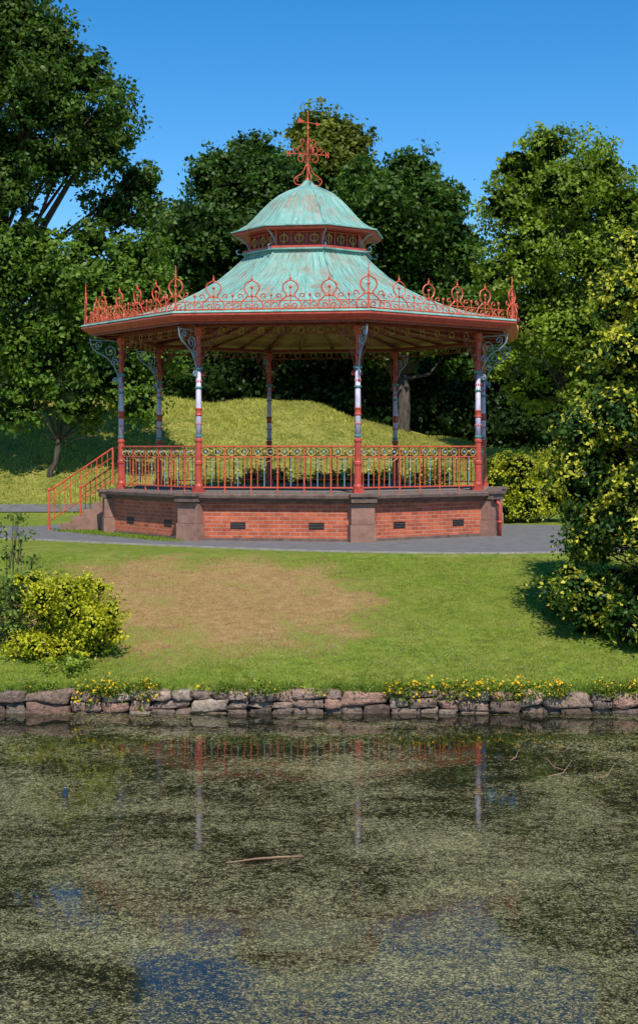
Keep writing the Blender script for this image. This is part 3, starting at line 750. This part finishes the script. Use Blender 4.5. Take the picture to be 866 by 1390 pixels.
# ------------------------------------------------------------ pond
def m_water():
    m,nt,b=newmat('pond_water'); p=geo(nt)
    sep=nt.nodes.new('ShaderNodeSeparateXYZ'); L(nt,p,sep.inputs[0])
    fine=noise(nt,20,5,p,.75); fine2=noise(nt,62,3,p,.7)
    wv=nt.nodes.new('ShaderNodeVectorMath'); wv.operation='ADD'
    nc=nt.nodes.new('ShaderNodeTexNoise'); nc.inputs['Scale'].default_value=.5; L(nt,p,nc.inputs['Vector'])
    sv=nt.nodes.new('ShaderNodeVectorMath'); sv.operation='SCALE'; sv.inputs['Scale'].default_value=2.5; L(nt,nc.outputs['Color'],sv.inputs[0])
    L(nt,p,wv.inputs[0]); L(nt,sv.outputs[0],wv.inputs[1])
    big=noise(nt,1,6,scalev(nt,wv.outputs[0],(.45,.8,1)),.7)
    near_wall=ramp(nt,mathn(nt,'MULTIPLY',sep.outputs[1],.05),[(.70,0.0),(.93,.10)])
    s=mathn(nt,'ADD',mathn(nt,'MULTIPLY',fine,.55),mathn(nt,'MULTIPLY',fine2,.45))
    s=mathn(nt,'ADD',s,mathn(nt,'MULTIPLY',mathn(nt,'SUBTRACT',big,.5),.62))
    s=mathn(nt,'SUBTRACT',s,near_wall)
    mask=ramp(nt,s,[(.43,0.0),(.53,.84)])
    sb=mathn(nt,'ADD',fine2,mathn(nt,'MULTIPLY',mathn(nt,'SUBTRACT',fine,.5),.5))
    sb=mathn(nt,'ADD',sb,mathn(nt,'MULTIPLY',mathn(nt,'SUBTRACT',big,.5),.18))
    alg=ramp(nt,sb,[(.38,(.028,.026,.010)),(.50,(.085,.075,.028)),(.58,(.21,.19,.08)),(.70,(.50,.46,.24))])
    tint=ramp(nt,big,[(.35,(.72,.68,.55)),(.65,(1.1,1.08,1.0))])
    alg=mixc(nt,1,alg,tint,'MULTIPLY')
    b.inputs['Base Color'].default_value=(.012,.012,.006,1); b.inputs['Roughness'].default_value=.03
    b.inputs['IOR'].default_value=1.42
    bn=nt.nodes.new('ShaderNodeBump'); bn.inputs['Strength'].default_value=.08; bn.inputs['Distance'].default_value=.01
    L(nt,noise(nt,4,3,p),bn.inputs['Height']); L(nt,bn.outputs[0],b.inputs['Normal'])
    df=nt.nodes.new('ShaderNodeBsdfPrincipled'); L(nt,alg,df.inputs['Base Color']); df.inputs['Roughness'].default_value=.6
    mx=nt.nodes.new('ShaderNodeMixShader'); L(nt,mask,mx.inputs[0]); L(nt,b.outputs[0],mx.inputs[1]); L(nt,df.outputs[0],mx.inputs[2])
    L(nt,mx.outputs[0],nt.nodes['Material Output'].inputs['Surface']); return m
q=MB(); q.quadmesh([(-300,2.45,-1.57),(300,2.45,-1.57),(300,19.6,-1.57),(-300,19.6,-1.57)],[(0,1,2,3)]); q.obj('pond_water',m_water())
tw=MB()
tw.tube([(-.80,12.35,-1.56),(-.55,12.42,-1.545),(-.3,12.5,-1.55),(-.13,12.55,-1.56)],[.004,.008,.008,.004],5)
for a,b,c in ((2.5,15.6,.3),(2.75,15.9,-.2),(3.0,15.5,.25),(2.2,16.4,.12)):
    tw.tube([(a,b,-1.56),(a+c*.6,b+.05,-1.53),(a+c,b+.15,-1.50+abs(c)*.3)],[.004,.005,.002],5)
tw.obj('floating_twigs',m_stone('twig',(.35,.20,.12),(.2,.11,.07)))
bt=MB(); bt.lathe((-2.62,14.7,0),[(.03,-1.62),(.034,-1.60),(.034,-1.52),(.014,-1.48),(.014,-1.455)],12); bt.obj('floating_bottle',paint('dark_glass',(.02,.03,.05),rough=.15),None,True)

# ------------------------------------------------------------ light
el=math.radians(53); az=math.radians(-9)
tos=Vector((-math.sin(az)*math.cos(el),-math.cos(az)*math.cos(el),math.sin(el)))
ld=bpy.data.lights.new('sun','SUN'); ld.energy=5.0; ld.angle=math.radians(.5); ld.color=(1,.95,.86)
lo=bpy.data.objects.new('sun',ld); COL.objects.link(lo); lo.location=(0,0,40); lo.rotation_euler=(-tos).to_track_quat('-Z','Y').to_euler()
w=bpy.data.worlds.new('World'); sc.world=w; w.use_nodes=True; nt=w.node_tree
bg=nt.nodes['Background']; sk=nt.nodes.new('ShaderNodeTexSky'); sk.sky_type='NISHITA'; sk.sun_disc=False
sk.sun_elevation=el; sk.sun_rotation=math.atan2(tos.x,tos.y)%(2*math.pi); sk.air_density=.9; sk.dust_density=.05; sk.ozone_density=3.0
hs=nt.nodes.new('ShaderNodeHueSaturation'); hs.inputs['Saturation'].default_value=1.4; hs.inputs['Value'].default_value=1.05
L(nt,sk.outputs[0],hs.inputs['Color']); L(nt,hs.outputs[0],bg.inputs[0]); bg.inputs[1].default_value=.15
cd=bpy.data.cameras.new('camera'); co=bpy.data.objects.new('camera',cd); COL.objects.link(co)
co.location=(0,0,2.03); co.rotation_euler=(math.radians(90),0,0); cd.lens=50; cd.sensor_width=36; cd.shift_y=-85/1390; cd.clip_end=2000
sc.camera=co
